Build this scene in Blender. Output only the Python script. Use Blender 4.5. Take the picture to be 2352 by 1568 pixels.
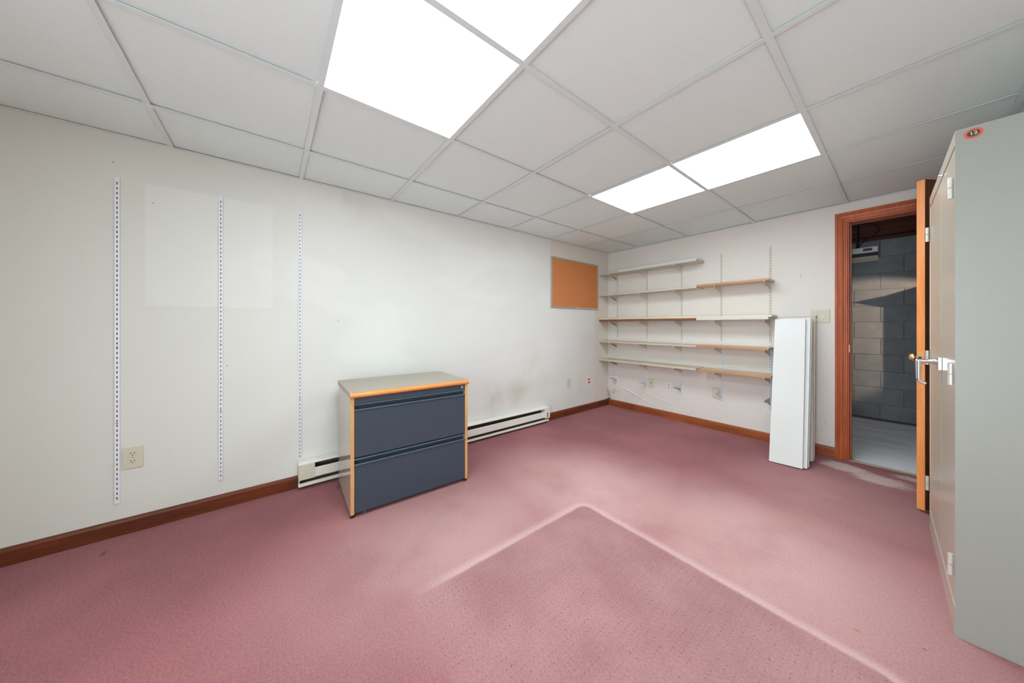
import bpy, bmesh, math, random
from mathutils import Vector, Matrix
random.seed(7)
SC = bpy.context.scene
COL = SC.collection
for o in list(bpy.data.objects):
    bpy.data.objects.remove(o, do_unlink=True)

# ------------------------------------------------------------------ camera
CAMX, CAMY, CAMZ = 2.557, -3.7225, 1.1055
cam_d = bpy.data.cameras.new('camera')
cam = bpy.data.objects.new('camera', cam_d)
COL.objects.link(cam)
cam.location = (CAMX, CAMY, CAMZ)
cam.rotation_euler = (math.pi / 2, 0, 0.90525)
cam_d.sensor_width = 36.0
cam_d.sensor_fit = 'HORIZONTAL'
cam_d.lens = 707.07 / 2352 * 36.0
cam_d.shift_y = -37.0 / 2352
cam_d.clip_start = 0.02
SC.camera = cam

# ------------------------------------------------------------------ world, exposure
w = bpy.data.worlds.new('world'); SC.world = w
w.use_nodes = True
w.node_tree.nodes['Background'].inputs[0].default_value = (0.5, 0.52, 0.55, 1)
w.node_tree.nodes['Background'].inputs[1].default_value = 0.05
VS = SC.view_settings
VS.view_transform = 'Standard'; VS.look = 'None'; VS.gamma = 1.0
VS.use_curve_mapping = False
VS.exposure = 0.06
LAMP_W = 115.0
LENS_POWER = 12.2          # radiance of the lit ceiling lenses

# daylight standing outside the glazed door in the wall behind the camera
sun_d = bpy.data.lights.new('daylight', 'AREA'); sun_d.shape = 'RECTANGLE'; sun_d.size = 1.1; sun_d.size_y = 2.2
sun_d.energy = 106.0; sun_d.color = (0.86, 0.96, 1.0)
sun_o = bpy.data.objects.new('daylight', sun_d); COL.objects.link(sun_o)
sun_o.location = (2.6, -5.45, 1.1); sun_o.rotation_euler = (math.pi / 2, 0, 0)

# daylight outside the small basement window
bas_d = bpy.data.lights.new('basement_daylight', 'AREA'); bas_d.shape = 'RECTANGLE'; bas_d.size = 1.0; bas_d.size_y = 0.5
bas_d.energy = 16.0; bas_d.color = (0.80, 0.92, 1.0)
bas_o = bpy.data.objects.new('basement_daylight', bas_d); COL.objects.link(bas_o)
bas_o.location = (0.04, 1.0, 1.70); bas_o.rotation_euler = (math.pi / 2, 0, -math.pi / 2)

# ------------------------------------------------------------------ room numbers
RX, RY0 = 3.31, -5.20      # right wall, wall behind the camera
H = 2.1055                 # ceiling
GA = [0.434, 1.044, 1.6555, 2.266, 2.876]
GB = [-0.570, -1.173, -1.766, -2.360, -2.957, -3.557, -4.161, -4.765]
GX0, GX1, GZ = 2.15, 3.05, 2.02   # glazed door behind the camera
DX0, DX1, DZ = 2.260, 3.046, 1.964   # door opening
WT = 0.12

# ------------------------------------------------------------------ helpers
def lin(c):
    def f(v):
        v /= 255.0
        return v / 12.92 if v <= 0.04045 else ((v + 0.055) / 1.055) ** 2.4
    return (f(c[0]), f(c[1]), f(c[2]), 1.0)

class NT:
    """thin wrapper round a material's node tree"""
    def __init__(self, name):
        self.m = bpy.data.materials.new(name); self.m.use_nodes = True
        self.t = self.m.node_tree
        self.b = self.t.nodes['Principled BSDF']
    def n(self, kind, **kw):
        x = self.t.nodes.new(kind)
        for k, v in kw.items(): setattr(x, k, v)
        return x
    def put(self, sock, v):
        if isinstance(v, bpy.types.NodeSocket): self.t.links.new(v, sock)
        elif v is not None: sock.default_value = v
    def math(self, op, a, b=None, c=None, clamp=False):
        x = self.n('ShaderNodeMath', operation=op, use_clamp=clamp)
        self.put(x.inputs[0], a)
        if b is not None: self.put(x.inputs[1], b)
        if c is not None: self.put(x.inputs[2], c)
        return x.outputs[0]
    def mix(self, f, a, b, blend='MIX'):
        x = self.n('ShaderNodeMix', data_type='RGBA', blend_type=blend)
        self.put(x.inputs[0], f); self.put(x.inputs[6], a); self.put(x.inputs[7], b)
        return x.outputs[2]
    def step(self, v, lo, hi, a=0.0, b=1.0):
        x = self.n('ShaderNodeMapRange', interpolation_type='SMOOTHSTEP')
        self.put(x.inputs[0], v); self.put(x.inputs[1], lo); self.put(x.inputs[2], hi)
        self.put(x.inputs[3], a); self.put(x.inputs[4], b)
        return x.outputs[0]
    def coords(self, scale=(1, 1, 1), rot=(0, 0, 0)):
        c = self.n('ShaderNodeTexCoord')
        mp = self.n('ShaderNodeMapping')
        mp.inputs['Scale'].default_value = scale
        mp.inputs['Rotation'].default_value = rot
        self.t.links.new(c.outputs['Object'], mp.inputs[0])
        return mp.outputs[0]
    def xyz(self):
        c = self.n('ShaderNodeTexCoord'); s = self.n('ShaderNodeSeparateXYZ')
        self.t.links.new(c.outputs['Object'], s.inputs[0])
        return s.outputs[0], s.outputs[1], s.outputs[2]
    def noise(self, vec, scale, detail=3.0, rough=0.5, dist=0.0):
        x = self.n('ShaderNodeTexNoise')
        self.put(x.inputs['Vector'], vec)
        x.inputs['Scale'].default_value = scale; x.inputs['Detail'].default_value = detail
        x.inputs['Roughness'].default_value = rough; x.inputs['Distortion'].default_value = dist
        return x.outputs[0]
    def rbox(self, x, y, x0, x1, y0, y1, soft, r=0.0):
        """1 inside a box in two coordinates, soft edge"""
        cx, cy, hx, hy = (x0 + x1) / 2, (y0 + y1) / 2, (x1 - x0) / 2 - r, (y1 - y0) / 2 - r
        dx = self.math('MAXIMUM', self.math('SUBTRACT', self.math('ABSOLUTE', self.math('SUBTRACT', x, cx)), hx), 0.0)
        dy = self.math('MAXIMUM', self.math('SUBTRACT', self.math('ABSOLUTE', self.math('SUBTRACT', y, cy)), hy), 0.0)
        d = self.math('SQRT', self.math('ADD', self.math('MULTIPLY', dx, dx), self.math('MULTIPLY', dy, dy)))
        d = self.math('SUBTRACT', d, r)
        return d, self.step(d, -soft, soft, 1.0, 0.0)
    def blob(self, x, y, cx, cy, rx, ry, inner=0.0):
        a = self.math('DIVIDE', self.math('SUBTRACT', x, cx), rx)
        b = self.math('DIVIDE', self.math('SUBTRACT', y, cy), ry)
        d = self.math('SQRT', self.math('ADD', self.math('MULTIPLY', a, a), self.math('MULTIPLY', b, b)))
        return self.step(d, inner, 1.0, 1.0, 0.0)
    def bump(self, h, strength, dist=0.002):
        x = self.n('ShaderNodeBump'); x.inputs['Strength'].default_value = strength
        x.inputs['Distance'].default_value = dist
        self.put(x.inputs['Height'], h); self.t.links.new(x.outputs[0], self.b.inputs['Normal'])
    def done(self, col, rough=0.5, metal=0.0, spec=None):
        self.put(self.b.inputs['Base Color'], col); self.put(self.b.inputs['Roughness'], rough)
        self.put(self.b.inputs['Metallic'], metal)
        if spec is not None: self.put(self.b.inputs['Specular IOR Level'], spec)
        return self.m

def plain(name, rgb, rough=0.5, metal=0.0, var=0.06, scale=30.0, bump=0.0, bscale=200.0, spec=None):
    t = NT(name); c = lin(rgb); v = t.coords()
    n = t.noise(v, scale, 4)
    d = tuple(x * (1 - var) for x in c[:3]) + (1,); l = tuple(min(1, x * (1 + var)) for x in c[:3]) + (1,)
    col = t.mix(n, d, l)
    if bump: t.bump(t.noise(v, bscale, 2), bump, 0.001)
    return t.done(col, rough, metal, spec)

def wood(name, dark, light, along='x', rough=0.35, fine=60.0):
    t = NT(name)
    s = {'x': (0.06, 1, 1), 'y': (1, 0.06, 1), 'z': (1, 1, 0.06)}[along]
    v = t.coords(s)
    n1 = t.noise(v, fine, 5, 0.6, 0.6)
    v2 = t.coords(tuple(0.35 if q < 1 else 1 for q in s))
    n2 = t.noise(v2, 5.0, 3, 0.5, 0.4)
    f = t.math('ADD', t.math('MULTIPLY', n1, 0.55), t.math('MULTIPLY', n2, 0.6))
    f = t.step(f, 0.32, 0.82)
    col = t.mix(f, lin(dark), lin(light))
    t.bump(n1, 0.06, 0.001)
    return t.done(col, rough)

class MB:
    """collects shapes into one mesh"""
    def __init__(self): self.bm = bmesh.new()
    def face(self, vs): 
        try: return self.bm.faces.new(vs)
        except ValueError: return None
    def box(self, x0, x1, y0, y1, z0, z1):
        v = [self.bm.verts.new(p) for p in ((x0,y0,z0),(x1,y0,z0),(x1,y1,z0),(x0,y1,z0),(x0,y0,z1),(x1,y0,z1),(x1,y1,z1),(x0,y1,z1))]
        for q in ((3,2,1,0),(4,5,6,7),(0,1,5,4),(1,2,6,5),(2,3,7,6),(3,0,4,7)): self.face([v[i] for i in q])
        return self
    def prism(self, prof, axis, a0, a1):
        """extrude a closed 2-D profile along an axis; profile coordinates are the other two axes in x,y,z order"""
        def P(p, a):
            if axis == 'x': return (a, p[0], p[1])
            if axis == 'y': return (p[0], a, p[1])
            return (p[0], p[1], a)
        A = [self.bm.verts.new(P(p, a0)) for p in prof]; B = [self.bm.verts.new(P(p, a1)) for p in prof]
        k = len(prof)
        for i in range(k): self.face((A[i], A[(i+1) % k], B[(i+1) % k], B[i]))
        self.face(A[::-1]); self.face(B)
        return self
    def cyl(self, p0, p1, r0, r1=None, n=16, caps=True):
        r1 = r0 if r1 is None else r1
        p0 = Vector(p0); p1 = Vector(p1); d = (p1 - p0).normalized()
        u = d.orthogonal().normalized(); v = d.cross(u)
        A = []; B = []
        for i in range(n):
            a = 2 * math.pi * i / n; q = u * math.cos(a) + v * math.sin(a)
            A.append(self.bm.verts.new(p0 + q * r0)); B.append(self.bm.verts.new(p1 + q * r1))
        for i in range(n): self.face((A[i], A[(i+1) % n], B[(i+1) % n], B[i]))
        if caps: self.face(A[::-1]); self.face(B)
        return self
    def tube(self, pts, r, n=8):
        pts = [Vector(p) for p in pts]; rings = []
        u = None
        for i, p in enumerate(pts):
            d = (pts[min(i+1, len(pts)-1)] - pts[max(i-1, 0)]).normalized()
            if u is None: u = d.orthogonal().normalized()
            u = (u - d * u.dot(d)).normalized(); v = d.cross(u)
            rr = r[i] if isinstance(r, (list, tuple)) else r
            rings.append([self.bm.verts.new(p + (u * math.cos(2*math.pi*k/n) + v * math.sin(2*math.pi*k/n)) * rr) for k in range(n)])
        for a, b in zip(rings, rings[1:]):
            for k in range(n): self.face((a[k], a[(k+1) % n], b[(k+1) % n], b[k]))
        self.face(rings[0][::-1]); self.face(rings[-1])
        return self
    def lathe(self, c, axis, prof, n=20, caps=True):
        """prof: (distance along axis, radius)"""
        c = Vector(c); d = Vector(axis).normalized(); u = d.orthogonal().normalized(); v = d.cross(u)
        rings = [[self.bm.verts.new(c + d * a + (u * math.cos(2*math.pi*k/n) + v * math.sin(2*math.pi*k/n)) * max(r, 1e-5)) for k in range(n)] for a, r in prof]
        for A, B in zip(rings, rings[1:]):
            for k in range(n): self.face((A[k], A[(k+1) % n], B[(k+1) % n], B[k]))
        if caps: self.face(rings[0][::-1]); self.face(rings[-1])
        return self
    def mesh(self, name, mat, bevel=0.0, smooth=False, seg=2):
        bm = self.bm
        if bevel > 0:
            bmesh.ops.remove_doubles(bm, verts=bm.verts, dist=1e-6)
            ed = [e for e in bm.edges if len(e.link_faces) == 2 and e.calc_face_angle(0) > 0.6]
            bmesh.ops.bevel(bm, geom=ed, offset=bevel, segments=seg, affect='EDGES', profile=0.5, clamp_overlap=True)
        bmesh.ops.recalc_face_normals(bm, faces=bm.faces)
        me = bpy.data.meshes.new(name); bm.to_mesh(me); bm.free()
        if mat: me.materials.append(mat)
        if smooth:
            for p in me.polygons: p.use_smooth = True
            try: me.set_sharp_from_angle(angle=0.7)
            except Exception: pass
        return me
    def build(self, name, mat, parent=None, bevel=0.0, smooth=False, seg=2):
        return link(name, self.mesh(name, mat, bevel, smooth, seg), parent)

def link(name, me, parent=None, loc=(0, 0, 0), rot=(0, 0, 0)):
    o = bpy.data.objects.new(name, me); COL.objects.link(o)
    o.location = loc; o.rotation_euler = rot
    if parent: o.parent = parent
    return o
def thing(name, label, cat, loc=(0, 0, 0), rot=(0, 0, 0), group=None):
    o = bpy.data.objects.new(name, None); COL.objects.link(o); o.empty_display_size = 0.05
    o.location = loc; o.rotation_euler = rot
    return tag(o, label, cat, group)
def tag(o, label, cat, group=None):
    o['label'] = label; o['category'] = cat
    if group: o['group'] = group
    return o
def struct(o, label=None, cat=None):
    o['kind'] = 'structure'
    if label: o['label'] = label
    if cat: o['category'] = cat
    return o
def copy_tree(o, parent=None):
    c = o.copy(); COL.objects.link(c); c.parent = parent
    for ch in list(o.children): copy_tree(ch, c)
    return c

# ------------------------------------------------------------------ materials
def mat_wall_left():
    t = NT('painted_wall_left'); x, y, z = t.xyz(); v = t.coords()
    cool = lin((226, 226, 222)); warm = lin((226, 217, 203)); light = lin((236, 236, 233))
    col = t.mix(t.noise(v, 1.6, 4), lin((221, 221, 216)), lin((231, 231, 227)))
    # brush patches of the repainting
    col = t.mix(t.math('MULTIPLY', t.step(t.noise(t.coords((1, 1, 2.2)), 1.1, 2, 0.4), 0.52, 0.6), 0.35), col, light)
    # greyer towards the camera end
    g = t.math('MULTIPLY', t.step(y, -3.45, -4.15), 0.9)
    col = t.mix(g, col, lin((219, 221, 213)))
    # lighter oblong where something hung between the standards
    d, m = t.rbox(y, z, -4.255, -3.715, 1.22, 1.875, 0.012)
    col = t.mix(t.math('MULTIPLY', m, 0.55), col, lin((240, 241, 240)))
    d2, m2 = t.rbox(y, z, -4.30, -3.67, 1.868, 1.885, 0.008)
    col = t.mix(t.math('MULTIPLY', m2, 0.6), col, lin((228, 228, 222)))
    # unpainted beige round the cork board and in the corner
    d3, m3 = t.rbox(y, z, -1.142, 0.4, 1.70, 2.4, 0.006)
    d4, m4 = t.rbox(y, z, -0.30, 0.4, -0.4, 1.8, 0.02)
    d5, m5 = t.rbox(y, z, -0.62, 0.4, 0.0, 1.02, 0.05)
    mm = t.math('MAXIMUM', m3, t.math('MAXIMUM', m4, t.math('MULTIPLY', m5, 0.4)))
    col = t.mix(mm, col, lin((222, 208, 190)))
    # soot above the heater
    n = t.noise(v, 4.0, 4, 0.6)
    soot = t.math('MAXIMUM', t.blob(y, z, -1.62, 0.40, 0.34, 0.30), t.blob(y, z, -1.98, 0.36, 0.30, 0.24))
    soot = t.math('MAXIMUM', soot, t.math('MULTIPLY', t.blob(y, z, -1.45, 0.52, 0.40, 0.55), 0.6))
    soot = t.math('MAXIMUM', soot, t.math('MULTIPLY', t.blob(y, z, -3.28, 2.06, 0.30, 0.22), 0.7))
    soot = t.math('MULTIPLY', soot, t.step(n, 0.28, 0.75))
    col = t.mix(t.math('MULTIPLY', soot, 0.5), col, lin((186, 168, 150)))
    # old nail holes
    holes = None
    for hy, hz in ((-4.23, 1.78), (-3.93, 0.86), (-4.37, 1.96), (-0.62, 1.06), (-1.55, 1.72), (-3.33, 1.14)):
        b = t.blob(y, z, hy, hz, 0.0038, 0.0038, 0.5)
        holes = b if holes is None else t.math('MAXIMUM', holes, b)
    col = t.mix(t.math('MULTIPLY', holes, 0.8), col, lin((70, 60, 55)))
    fine = t.noise(t.coords((1, 300, 40)), 1.0, 2)
    t.bump(t.math('ADD', fine, t.noise(v, 160, 2)), 0.10, 0.0008)
    return t.done(col, 0.55, 0, 0.3)

def mat_wall_back():
    t = NT('painted_wall_back'); x, y, z = t.xyz(); v = t.coords()
    col = t.mix(t.noise(v, 1.8, 4), lin((225, 218, 211)), lin((233, 228, 223)))
    n = t.noise(t.coords((1, 1, 1)), 6, 4, 0.6)
    d = t.blob(x, z, 0.12, 0.22, 0.30, 0.26)
    col = t.mix(t.math('MULTIPLY', d, t.step(n, 0.45, 0.7)), col, lin((196, 184, 168)))
    holes = None
    for hx, hz, r in ((1.988, 1.552, 0.005), (1.988, 1.534, 0.005), (1.27, 1.03, 0.005), (1.63, 0.29, 0.004), (1.70, 0.295, 0.004), (2.13, 0.36, 0.004), (2.14, 0.27, 0.004), (2.12, 0.20, 0.004)):
        b = t.blob(x, z, hx, hz, r, r, 0.5)
        holes = b if holes is None else t.math('MAXIMUM', holes, b)
    col = t.mix(t.math('MULTIPLY', holes, 0.8), col, lin((120, 108, 98)))
    fine = t.noise(t.coords((300, 1, 40)), 1.0, 2)
    t.bump(t.math('ADD', fine, t.noise(v, 160, 2)), 0.10, 0.0008)
    return t.done(col, 0.55, 0, 0.3)

def mat_carpet():
    t = NT('mauve_carpet'); x, y, z = t.xyz(); v = t.coords()
    base = lin((164, 101, 104)); worn = lin((222, 184, 180)); dark = lin((136, 81, 86))  # worn: wear plus brightness under the lamps, in one colour
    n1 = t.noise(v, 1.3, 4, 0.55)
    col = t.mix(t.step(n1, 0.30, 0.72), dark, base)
    # trodden path round mat and towards door, plus lamps' bright pool painted in
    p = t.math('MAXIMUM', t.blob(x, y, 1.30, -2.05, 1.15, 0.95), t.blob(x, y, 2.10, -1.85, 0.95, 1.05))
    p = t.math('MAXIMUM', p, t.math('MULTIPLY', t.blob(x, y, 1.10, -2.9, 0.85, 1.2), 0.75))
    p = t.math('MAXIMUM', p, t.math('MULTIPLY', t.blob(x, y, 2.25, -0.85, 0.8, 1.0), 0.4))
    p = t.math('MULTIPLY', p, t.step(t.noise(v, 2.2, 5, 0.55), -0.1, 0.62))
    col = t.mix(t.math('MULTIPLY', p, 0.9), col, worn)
    # imprint of a desk-chair mat: flattened, greyer, with rows of dimples; pale rim
    wob = t.math('MULTIPLY', t.math('SUBTRACT', t.noise(v, 12, 2), 0.5), 0.012)
    d, m = t.rbox(x, y, 1.335, 2.56, -3.28, -2.20, 0.012, 0.05)
    dd = t.math('ADD', d, wob)
    inside = t.step(dd, -0.012, 0.010, 1.0, 0.0)
    fade = t.step(y, -3.30, -3.02)
    rim = t.math('MULTIPLY', t.math('MULTIPLY', t.step(dd, -0.006, 0.012), t.step(dd, 0.012, 0.060, 1.0, 0.0)), fade)
    inn = t.mix(t.step(t.noise(v, 3.2, 4, 0.6), 0.3, 0.7), lin((158, 114, 115)), lin((180, 136, 135)))
    col = t.mix(t.math('MULTIPLY', inside, t.math('ADD', 0.55, t.math('MULTIPLY', fade, 0.4))), col, inn)
    col = t.mix(t.math('MULTIPLY', rim, 0.55), col, lin((232, 204, 199)))
    jit = t.math('MULTIPLY', t.math('SUBTRACT', t.noise(v, 40, 2), 0.5), 0.010)
    gx = t.math('ABSOLUTE', t.math('SUBTRACT', t.math('FRACT', t.math('DIVIDE', t.math('ADD', x, jit), 0.027)), 0.5))
    gy = t.math('ABSOLUTE', t.math('SUBTRACT', t.math('FRACT', t.math('DIVIDE', t.math('ADD', y, t.math('MULTIPLY', jit, -1.3)), 0.019)), 0.5))
    gd = t.math('SQRT', t.math('ADD', t.math('POWER', t.math('MULTIPLY', gx, 0.027), 2.0), t.math('POWER', t.math('MULTIPLY', gy, 0.019), 2.0)))
    dim = t.math('MULTIPLY', t.step(gd, 0.0012, 0.0036, 1.0, 0.0), inside)
    dim = t.math('MULTIPLY', dim, t.step(t.noise(v, 22, 2), 0.32, 0.62))
    col = t.mix(t.math('MULTIPLY', dim, 0.48), col, lin((92, 58, 60)))
    # pale plaster dust trodden in at the door
    s = t.noise(t.coords((9, 34, 1), (0, 0, -0.35)), 1.0, 5, 0.65, 0.8)
    s = t.math('ADD', t.math('MULTIPLY', s, 0.8), t.math('MULTIPLY', t.noise(v, 22, 4, 0.7), 0.35))
    q = t.math('MAXIMUM', t.blob(x, y, 2.27, -0.20, 0.24, 0.17), t.blob(x, y, 2.45, -0.30, 0.25, 0.19))
    q = t.math('MAXIMUM', q, t.math('MULTIPLY', t.blob(x, y, 2.60, -0.10, 0.2, 0.10), 0.75))
    dust = t.step(t.math('ADD', t.math('MULTIPLY', q, 0.7), s), 0.72, 1.10)
    dust = t.math('MULTIPLY', dust, t.step(q, 0.02, 0.25))
    col = t.mix(t.math('MULTIPLY', dust, 0.9), col, lin((228, 210, 204)))
    # small spots
    for sx, sy, rx, ry, c in ((2.452, -2.05, 0.016, 0.008, (196, 124, 104)), (2.40, -2.52, 0.014, 0.01, (214, 140, 112)), (2.60, -1.965, 0.008, 0.004, (88, 60, 50)), (0.17, -3.36, 0.03, 0.012, (96, 60, 62)), (0.16, -4.36, 0.03, 0.012, (88, 50, 55))):
        col = t.mix(t.blob(x, y, sx, sy, rx, ry, 0.3), col, lin(c))
    # pile
    f1 = t.noise(v, 380, 3, 0.7); f2 = t.noise(v, 120, 3, 0.6)
    fl = t.math('ADD', t.math('MULTIPLY', f1, 0.6), t.math('MULTIPLY', f2, 0.4))
    col = t.mix(t.step(fl, 0.30, 0.70), t.mix(0.30, col, lin((74, 36, 40))), t.mix(0.22, col, lin((232, 172, 173))))
    t.bump(t.math('SUBTRACT', fl, t.math('MULTIPLY', dim, 0.6)), 0.55, 0.004)
    m_ = t.done(col, 0.95, 0, 0.1)
    t.b.inputs['Sheen Weight'].default_value = 0.04
    t.b.inputs['Sheen Roughness'].default_value = 0.6
    return m_

def mat_tile():
    t = NT('ceiling_tile_board'); v = t.coords()
    n = t.noise(v, 240, 3, 0.6); n2 = t.noise(v, 60, 3)
    col = t.mix(n, lin((228, 240, 239)), lin((240, 252, 251)))
    t.bump(t.math('ADD', n, t.math('MULTIPLY', n2, 0.7)), 0.35, 0.002)
    return t.done(col, 0.8, 0, 0.2)

def mat_block():
    t = NT('concrete_block')
    gi = t.n('ShaderNodeNewGeometry'); v = gi.outputs['Position']
    n = t.noise(v, 9, 5, 0.6); n2 = t.noise(v, 120, 3, 0.7)
    col = t.mix(n, lin((132, 136, 141)), lin((176, 178, 181)))
    col = t.mix(t.math('MULTIPLY', t.step(n2, 0.62, 0.75), 0.35), col, lin((92, 92, 92)))
    oi = t.n('ShaderNodeObjectInfo')
    col = t.mix(t.math('MULTIPLY', oi.outputs['Random'], 0.30), col, lin((118, 120, 124)))
    t.bump(t.math('ADD', n2, t.math('MULTIPLY', n, 1.5)), 0.7, 0.004)
    return t.done(col, 0.9, 0, 0.2)

def mat_concrete_floor():
    t = NT('dusty_lit_concrete'); x, y, z = t.xyz(); v = t.coords()
    s = t.noise(t.coords((3, 12, 1)), 1.0, 5, 0.65, 0.5)
    col = t.mix(t.step(s, 0.3, 0.7), lin((200, 201, 204)), lin((232, 233, 235)))
    edge = t.step(t.math('ADD', y, t.math('MULTIPLY', s, 0.5)), 0.45, 1.1, 1.0, 0.0)
    col = t.mix(t.math('MULTIPLY', edge, 0.8), col, lin((244, 244, 244)))  # paler by the door: light through the doorway painted into the colour
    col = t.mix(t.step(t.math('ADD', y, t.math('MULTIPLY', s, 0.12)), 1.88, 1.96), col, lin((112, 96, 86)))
    t.bump(t.noise(v, 80, 3), 0.15, 0.002)
    return t.done(col, 0.85)

def mat_emit(name, rgb, power):
    m = bpy.data.materials.new(name); m.use_nodes = True
    t = m.node_tree; t.nodes.clear()
    e = t.nodes.new('ShaderNodeEmission'); o = t.nodes.new('ShaderNodeOutputMaterial')
    tc = t.nodes.new('ShaderNodeTexCoord'); n = t.nodes.new('ShaderNodeTexNoise'); n.inputs['Scale'].default_value = 220
    r = t.nodes.new('ShaderNodeMapRange'); r.inputs[3].default_value = power * 0.9; r.inputs[4].default_value = power * 1.1
    t.links.new(tc.outputs['Object'], n.inputs['Vector']); t.links.new(n.outputs[0], r.inputs[0])
    e.inputs[0].default_value = rgb + (1,)
    t.links.new(r.outputs[0], e.inputs[1]); t.links.new(e.outputs[0], o.inputs[0])
    return m

def mat_pane():
    m = bpy.data.materials.new('clear_pane'); m.use_nodes = True
    t = m.node_tree; t.nodes.clear()
    a = t.nodes.new('ShaderNodeBsdfTransparent'); g = t.nodes.new('ShaderNodeBsdfGlossy'); g.inputs['Roughness'].default_value = 0.02
    x = t.nodes.new('ShaderNodeMixShader'); x.inputs[0].default_value = 0.07; o = t.nodes.new('ShaderNodeOutputMaterial')
    t.links.new(a.outputs[0], x.inputs[1]); t.links.new(g.outputs[0], x.inputs[2]); t.links.new(x.outputs[0], o.inputs[0])
    return m
M = {}
M['pane'] = mat_pane()
M['wall_left'] = mat_wall_left(); M['wall_back'] = mat_wall_back()
M['wall_plain'] = plain('painted_wall_plain', (226, 220, 210), 0.6, var=0.03, scale=2, bump=0.08, bscale=160)
M['carpet'] = mat_carpet(); M['tile'] = mat_tile(); M['block'] = mat_block(); M['concrete'] = mat_concrete_floor()
M['tee'] = plain('white_grid_metal', (226, 236, 237), 0.4, var=0.02)
M['plenum'] = plain('plenum_board', (120, 118, 115), 0.9)
M['lens'] = mat_emit('lit_lens', (0.87, 0.985, 1.03), LENS_POWER)
M['housing'] = plain('white_housing', (235, 235, 233), 0.5)
M['base'] = wood('stained_base_y', (72, 32, 13), (124, 60, 28), 'y', 0.4)
M['base_x'] = wood('stained_base_x', (112, 55, 24), (170, 90, 46), 'x', 0.4)
M['casing'] = wood('stained_casing_z', (150, 64, 28), (198, 98, 52), 'z', 0.42)
M['casing_x'] = wood('stained_casing_x', (150, 64, 28), (198, 98, 52), 'x', 0.42)
M['door_edge'] = wood('door_edge_wood', (224, 128, 62), (248, 168, 98), 'z', 0.4)
M['door_face'] = wood('door_face_wood', (84, 46, 24), (118, 68, 36), 'z', 0.4)
M['white_steel'] = plain('white_steel', (232, 236, 242), 0.35, var=0.02)
M['beige_steel'] = plain('beige_steel', (220, 215, 202), 0.4, var=0.03)
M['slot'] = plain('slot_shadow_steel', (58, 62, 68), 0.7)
M['shelf_white'] = plain('white_melamine', (216, 216, 213), 0.35, var=0.01)
M['shelf_beige'] = plain('beige_melamine', (205, 199, 185), 0.4, var=0.03)
M['shelf_oak'] = wood('pale_oak_laminate', (196, 180, 158), (216, 203, 184), 'x', 0.45)
M['shelf_tan'] = plain('tan_melamine', (204, 186, 160), 0.4, var=0.03)
M['edge_orange'] = wood('orange_edge_band', (188, 122, 80), (210, 150, 108), 'x', 0.4)
M['edge_brown'] = wood('brown_stained_board', (104, 62, 38), (150, 96, 62), 'x', 0.45)
M['pine'] = wood('pine_board', (220, 198, 166), (238, 222, 196), 'x', 0.5)
M['heater'] = plain('heater_enamel', (234, 232, 222), 0.35, var=0.02)
M['heater_cap'] = plain('heater_cap_aged', (216, 212, 196), 0.4, var=0.05)
M['heater_in'] = plain('heater_fins', (92, 84, 78), 0.6, 0.4, var=0.2, scale=60)
M['plate_ivory'] = plain('ivory_plate', (212, 208, 188), 0.35, var=0.02)
M['plate_white'] = plain('white_plate', (232, 230, 222), 0.35, var=0.02)
M['black'] = plain('black_plastic', (28, 27, 27), 0.5)
M['red'] = plain('red_receptacle', (206, 62, 36), 0.4)
M['alu'] = plain('aluminium', (188, 188, 182), 0.35, 0.6, var=0.04)
M['chrome'] = plain('chrome', (225, 225, 228), 0.12, 1.0, var=0.02)
M['brass'] = plain('brass', (240, 214, 160), 0.24, 1.0, var=0.03)
M['screw'] = plain('screw_steel', (150, 148, 142), 0.35, 0.8)
def mat_cork():
    t = NT('cork'); v = t.coords()
    n = t.noise(v, 160, 4, 0.7); n2 = t.noise(v, 5, 3)
    col = t.mix(n, lin((190, 114, 66)), lin((226, 154, 102)))
    col = t.mix(t.math('MULTIPLY', n2, 0.35), col, lin((196, 116, 70)))
    t.bump(n, 0.3, 0.001)
    return t.done(col, 0.9, 0, 0.1)
M['cork'] = mat_cork()
M['file_side'] = plain('glossy_putty_laminate', (182, 172, 156), 0.09, var=0.02, spec=1.0)
M['file_top'] = plain('putty_top_laminate', (170, 160, 143), 0.4, var=0.03, scale=120)
M['file_edge'] = wood('file_edge_y', (206, 124, 54), (236, 162, 90), 'y', 0.3)
M['file_post'] = wood('file_post_z', (194, 140, 82), (220, 170, 114), 'z', 0.4)
M['file_blue'] = plain('slate_blue_steel', (57, 68, 80), 0.4, var=0.06, scale=14, bump=0.05, bscale=300)
M['file_lip_lit'] = plain('slate_blue_lip_lit', (82, 97, 111), 0.2, var=0.05)  # lighter than the drawers: highlight along the lips painted into the colour
M['file_dark'] = plain('dark_base', (38, 34, 32), 0.6)
M['locker_side'] = plain('grey_green_enamel', (154, 156, 149), 0.38, var=0.02, bump=0.05, bscale=260)
M['locker_front'] = plain('tan_enamel', (196, 186, 170), 0.22, var=0.02)
M['locker_in'] = plain('locker_inside', (90, 88, 82), 0.6)
M['hinge'] = plain('hinge_steel', (206, 206, 200), 0.35, 0.3)
M['badge_red'] = plain('badge_red', (214, 92, 66), 0.35)
M['badge_dark'] = plain('badge_dark', (66, 60, 50), 0.4)
M['badge_white'] = plain('badge_white', (240, 238, 230), 0.4)
M['joist'] = wood('old_joist', (70, 34, 24), (120, 66, 46), 'x', 0.7)
M['mortar'] = plain('mortar', (136, 136, 137), 0.95, var=0.1)
M['grey_paint'] = plain('basement_side', (120, 120, 120), 0.9)
M['cable_black'] = plain('black_cable', (22, 22, 24), 0.5)
M['cable_white'] = plain('white_cable', (196, 196, 192), 0.5)
M['sill'] = wood('dusty_threshold', (150, 128, 92), (196, 178, 140), 'x', 0.7)
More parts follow.
